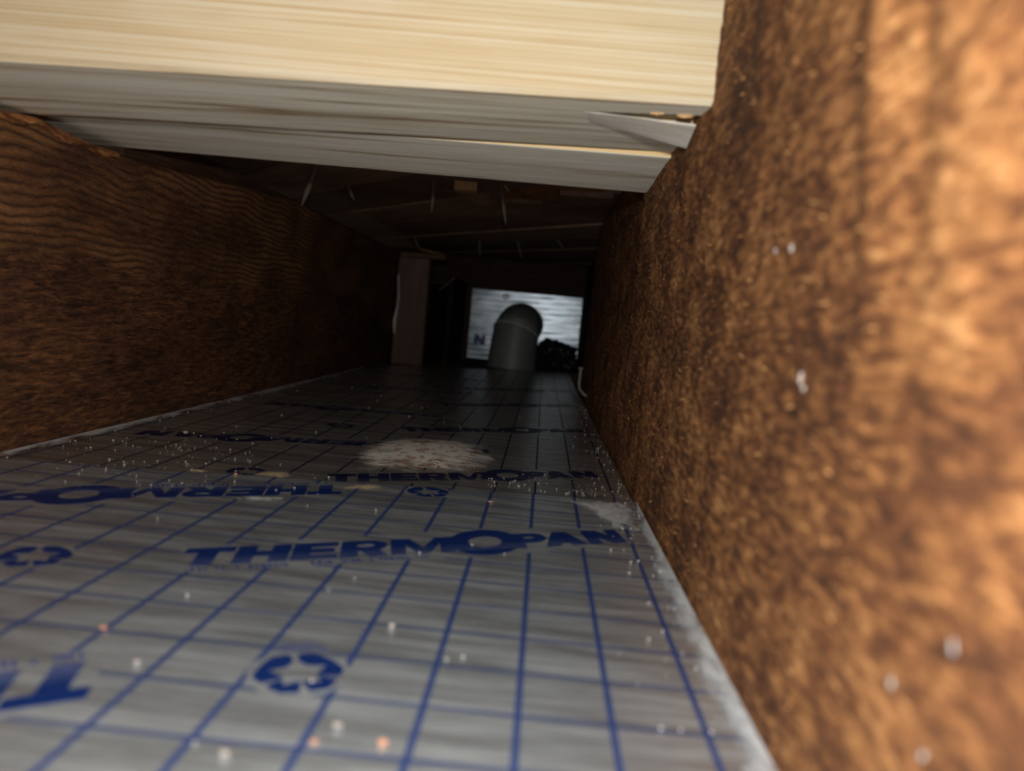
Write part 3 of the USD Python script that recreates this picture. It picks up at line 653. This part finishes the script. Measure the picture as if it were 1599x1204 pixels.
# ------------------------------------------------------------------ nails
def nail(name, pts, r, label, head=False, cat='nail'):
    pts = np.array(pts, float); o = thing(name, label, cat, loc=tuple(pts[0]))
    seg = [pts[0]]
    for a, b in zip(pts[:-1], pts[1:]):
        seg += [a + (b - a) * t for t in np.linspace(0, 1, 6)[1:]]
    seg = np.array(seg); rad = np.full(len(seg), r)
    if not head:
        rad[-1] = r * 0.12; rad[-2] = r * 0.8
    if len(pts) > 2:                                    # bend softly
        s2 = seg.copy()
        for _ in range(2): s2[1:-1] = (s2[:-2] + 2 * s2[1:-1] + s2[2:]) / 4
        seg = s2
    obj('shank', tube(seg, rad, 12), M['bent_steel'] if head else M['steel'], o, smooth=40)
    if head:
        d = seg[0] - seg[1]; d /= np.linalg.norm(d)
        obj('nail_head', tube([seg[0] - d * 0.0004, seg[0], seg[0] + d * 0.001, seg[0] + d * 0.0013], [r * 1.2, r * 2.2, r * 2.2, r * 1.8], 14), M['bent_steel'], o, smooth=40)
for bp, tp, r, lab in [((495, 258), (471, 322), 0.0032, 'thick nail tip leaning left over the left joist top'),
                       ((541, 284), (553, 313), 0.0022, 'short nail tip slanting right, second from the left behind the lumber'),
                       ((678, 283), (674, 333), 0.0020, 'straight long nail below the lumber, left of the pale offcut'),
                       ((783, 292), (790, 352), 0.0022, 'dark long nail right of the pale offcut'),
                       ((648, 371), (654, 389), 0.0026, 'nail with a rusty collar near the far left ceiling corner'),
                       ((749, 374), (749, 403), 0.0021, 'vertical nail tip above the pipe in the middle planks'),
                       ((808, 376), (815, 404), 0.0021, 'slightly slanted nail tip right of the one above the pipe'),
                       ((870, 374), (880, 388), 0.0018, 'small slanted nail tip nearest the right joist'),
                       ((774, 407), (772, 429), 0.0020, 'faint farthest nail tip hanging in the dark above the pipe')]:
    b = at(bp, 2, ZC + 0.001); t = at(tp, 1, b[1])
    nail('ceiling_nail', [b + (b - t) * 0.05, t], r, lab)
b = np.array([-0.199, 1.62, 0.188]); t = at((684, 455), 1, 1.60)
nail('ceiling_nail', [b, t], 0.0018, 'nail sticking out sideways from the dark board corner left of the pipe')
b = at((722, 300), 1, 0.972); t = at((690, 297), 1, 0.965)
nail('ceiling_nail', [b, t], 0.0012, 'thin horizontal nail beside the pale offcut')
xh = float(right_face(np.array(1.2), np.array(0.04)))
nail('bent_nail', [at((907, 576), 1, 1.10), at((903.5, 606), 1, 1.09), at((911.5, 616), 1, 1.08), np.array([0.0725, 1.085, at((914, 620), 1, 1.08)[2]])], 0.0021, 'bent grey nail with a flat head at the foot of the right joist', head=True)
P0, P1 = at((654, 388), 1, 1.58), at((693, 397), 1, 1.60)
obj('wood_splinter', tube([P0, (P0 + P1) / 2 + [0, 0, -0.0012], P1], [0.0006, 0.0012, 0.0004], 6), M['offcut'], label='thin pale wood splinter above the far left post', cat='wood splinter')
P0, P1 = at((786, 286), 1, 0.96), at((795, 299), 1, 0.96)
obj('wood_splinter', tube([P0, P1], [0.0014, 0.0011], 6), M['offcut'], label='short pale splinter at the lumber edge beside the dark long nail', cat='wood splinter')

# ------------------------------------------------------------------ far end
po = thing('blocking_post', 'short brown upright post against the far end of the left joist', 'post')
obj('post', rbox((-0.3105, 1.565, -0.0023), (-0.246, 1.605, 0.2185), 0.002), M['post'], po)
obj('cap_block', rbox((-0.308, 1.560, 0.2190), (-0.215, 1.610, 0.2290), 0.0015), M['dark_plank'], po)
P = []
for z in np.linspace(0.060, 0.182, 24):
    w = 0.0016 + 0.0022 * max(0, math.sin((z - 0.05) * 42)) ** 2
    P.append(np.array([[-0.3065 - w, 1.5642, z], [-0.3055 + w * 0.4, 1.5632, z], [-0.3055 + w * 0.4, 1.566, z], [-0.3065 - w, 1.566, z]]) + [0.002 * math.sin(z * 60), 0, 0])
obj('plaster_smear', loft(P), M['plaster'], po, label='white plaster smear down the edge of the post')
lb = thing('side_board', 'dark board on edge along the left of the far grey pipe', 'board')
obj('board', rbox((-0.212, 1.63, -0.0023), (-0.200, 2.02, 0.190), 0.002), M['shade_dark_wood'], lb)
for i, y in enumerate((1.90, 1.97)):
    obj('batten', rbox((-0.2005, y, -0.002), (-0.196, y + 0.03, 0.186), 0.001), M['dark_plank'], lb)
hd = thing('header_board', 'dark crosswise board above the far foil wall', 'board')
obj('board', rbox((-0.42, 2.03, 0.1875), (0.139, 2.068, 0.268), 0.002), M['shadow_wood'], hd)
le = thing('ledge_board', 'dusty brown ledge beyond the end of the foil where the pipe stands', 'board')
ledge = Polygon([(-0.36, far_end(-0.36) + 0.002), (0.098, far_end(0.098) + 0.002), (0.098, 2.10), (-0.36, 2.10)]).difference(Point(-0.069, 1.80).buffer(0.062, 24))
obj('board', extr(ledge, -0.030, 0.0275), M['ledge'], le)
bf = thing('foil_wall', 'bright silver foil sheet closing the far end behind the pipe', 'insulation panel')
gx, gz = np.meshgrid(np.linspace(-0.215, 0.099, 60), np.linspace(-0.03, 0.25, 60), indexing='ij')
gy = 2.128 + 0.0012 * (meshkit.fbm(np.stack([gx * 14, gx * 0, gz * 40], -1), 3, 9) - 0.5) + 0.0003 * np.sin(gz * 900 + 2 * np.sin(gx * 9))
front = np.stack([gx, gy, gz], -1); fm = tri(grid_mesh(front)); bm = fm.copy(); bm.vertices[:, 1] = 2.14
fm = cat_([fm, bm])
obj('foil_sheet', fm, M['foil_back'], bf, smooth=True)
def up(g, y):
    m = extr(g, 0, 0.0002); v = m.vertices.copy(); m.vertices = np.column_stack([v[:, 0], y - v[:, 2], v[:, 1]]); m.invert(); return m
obj('recycling_symbol', up(place(REC, -0.1139, 0.1746, 10, 0.0085), 2.1225), M['ink'], bf)
nn = affinity.translate(unary_union(LET[8:9]), -LET[8].bounds[0], 0)
obj('lettering', up(affinity.translate(affinity.scale(nn, 0.028, 0.028, origin=(0, 0)), -0.192, 0.034), 2.1225), M['ink'], bf)
bp = thing('added_back_board', 'added board, coloured black as shade, closing the recess between the post and the dark side board', 'board')
obj('board', rbox((-0.36, 2.105, -0.0023), (-0.217, 2.125, 0.2680), 0.001), M['recess_shade'], bp)  # added to fill the recess with painted shade
obj('added_wall_left', rbox((-0.640, 0.55, -0.05), (-0.622, 2.3, 0.268), 0.001), M['shadow_wood'], label='added dark board closing the neighbouring joist bay against stray room light', kind='structure')  # unseen, added to stop dome light leaking in over the left joist
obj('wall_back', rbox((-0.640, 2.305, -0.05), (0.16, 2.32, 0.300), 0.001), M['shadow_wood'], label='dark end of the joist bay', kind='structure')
bl = thing('crumpled_film', 'crumpled black plastic heap between the pipe and the right side', 'plastic film')
m = trimesh.creation.icosphere(4, 1.0)
m.vertices *= (0.45 + 1.1 * (meshkit.fbm(m.vertices * 2.6 + 5, 4, 21)))[:, None]
m.apply_scale([0.058, 0.05, 0.050]); m.apply_translation([0.038, 2.0, 0.016]); 
m.vertices[:, 2] = np.maximum(m.vertices[:, 2], -0.0022)
obj('film', m, M['black'], bl)

# grey elbow pipe
def ring(c, nrm, r, n=40):
    nrm = np.asarray(nrm, float); nrm /= np.linalg.norm(nrm); u = np.cross([0, 1, 0], nrm) if abs(nrm[1]) < 0.98 else np.array([1.0, 0, 0])
    u = np.array([1.0, 0, 0]) - nrm * nrm[0]; u /= np.linalg.norm(u); w = np.cross(nrm, u)
    a = np.linspace(0, 2 * np.pi, n, endpoint=False)
    return np.asarray(c) + r * (np.cos(a)[:, None] * u + np.sin(a)[:, None] * w)
pp = thing('vent_pipe', 'dull grey round elbow pipe standing at the far end of the cavity', 'pipe', loc=(-0.069, 1.80, -0.0025))
lower = [ring((-0.069, 1.80, -0.045), (0, 0, 1), 0.059), ring((-0.069, 1.80, 0.004), (0, 0, 1), 0.0585), ring((-0.068, 1.80, 0.030), (0.02, 0.05, 1), 0.0565), ring((-0.067, 1.801, 0.058), (0.1, 0.18, 1), 0.0548), ring((-0.0655, 1.804, 0.082), (0.24, 0.42, 1), 0.0540)]
upper = [ring((-0.0650, 1.805, 0.083), (0.24, 0.44, 1), 0.0532), ring((-0.0635, 1.815, 0.091), (0.22, 0.8, 1), 0.0532), ring((-0.061, 1.830, 0.098), (0.15, 1.5, 1), 0.0532), ring((-0.059, 1.860, 0.1015), (0.05, 4, 1), 0.0532), ring((-0.057, 1.90, 0.102), (0, 1, 0), 0.0532), ring((-0.055, 2.115, 0.102), (0, 1, 0), 0.0532)]
obj('pipe_body', loft(lower), M['pipe'], pp, smooth=30)
obj('elbow', loft(upper), M['pipe'], pp, smooth=30)
nr = np.array([0.24, 0.43, 1]); nr /= np.linalg.norm(nr); c = np.array([-0.0652, 1.8045, 0.0825])
obj('collar_ring', loft([ring(c - nr * 0.0020, nr, 0.0530), ring(c - nr * 0.0014, nr, 0.0560), ring(c + nr * 0.0014, nr, 0.0560), ring(c + nr * 0.0022, nr, 0.0530)]), M['pipe_ring'], pp, smooth=30, label='lighter seam ring round the elbow')
for i, p in enumerate([(770, 568.5), (778, 569), (788, 570)]):
    q = at(p, 2, -0.002)
    obj('plaster_crumb', chunk((q[0], q[1], -0.0024), 0.004, 70 + i), M['plaster'], label=['left', 'middle', 'right'][i] + ' one of three white crumbs at the front foot of the grey pipe', cat='plaster crumb')
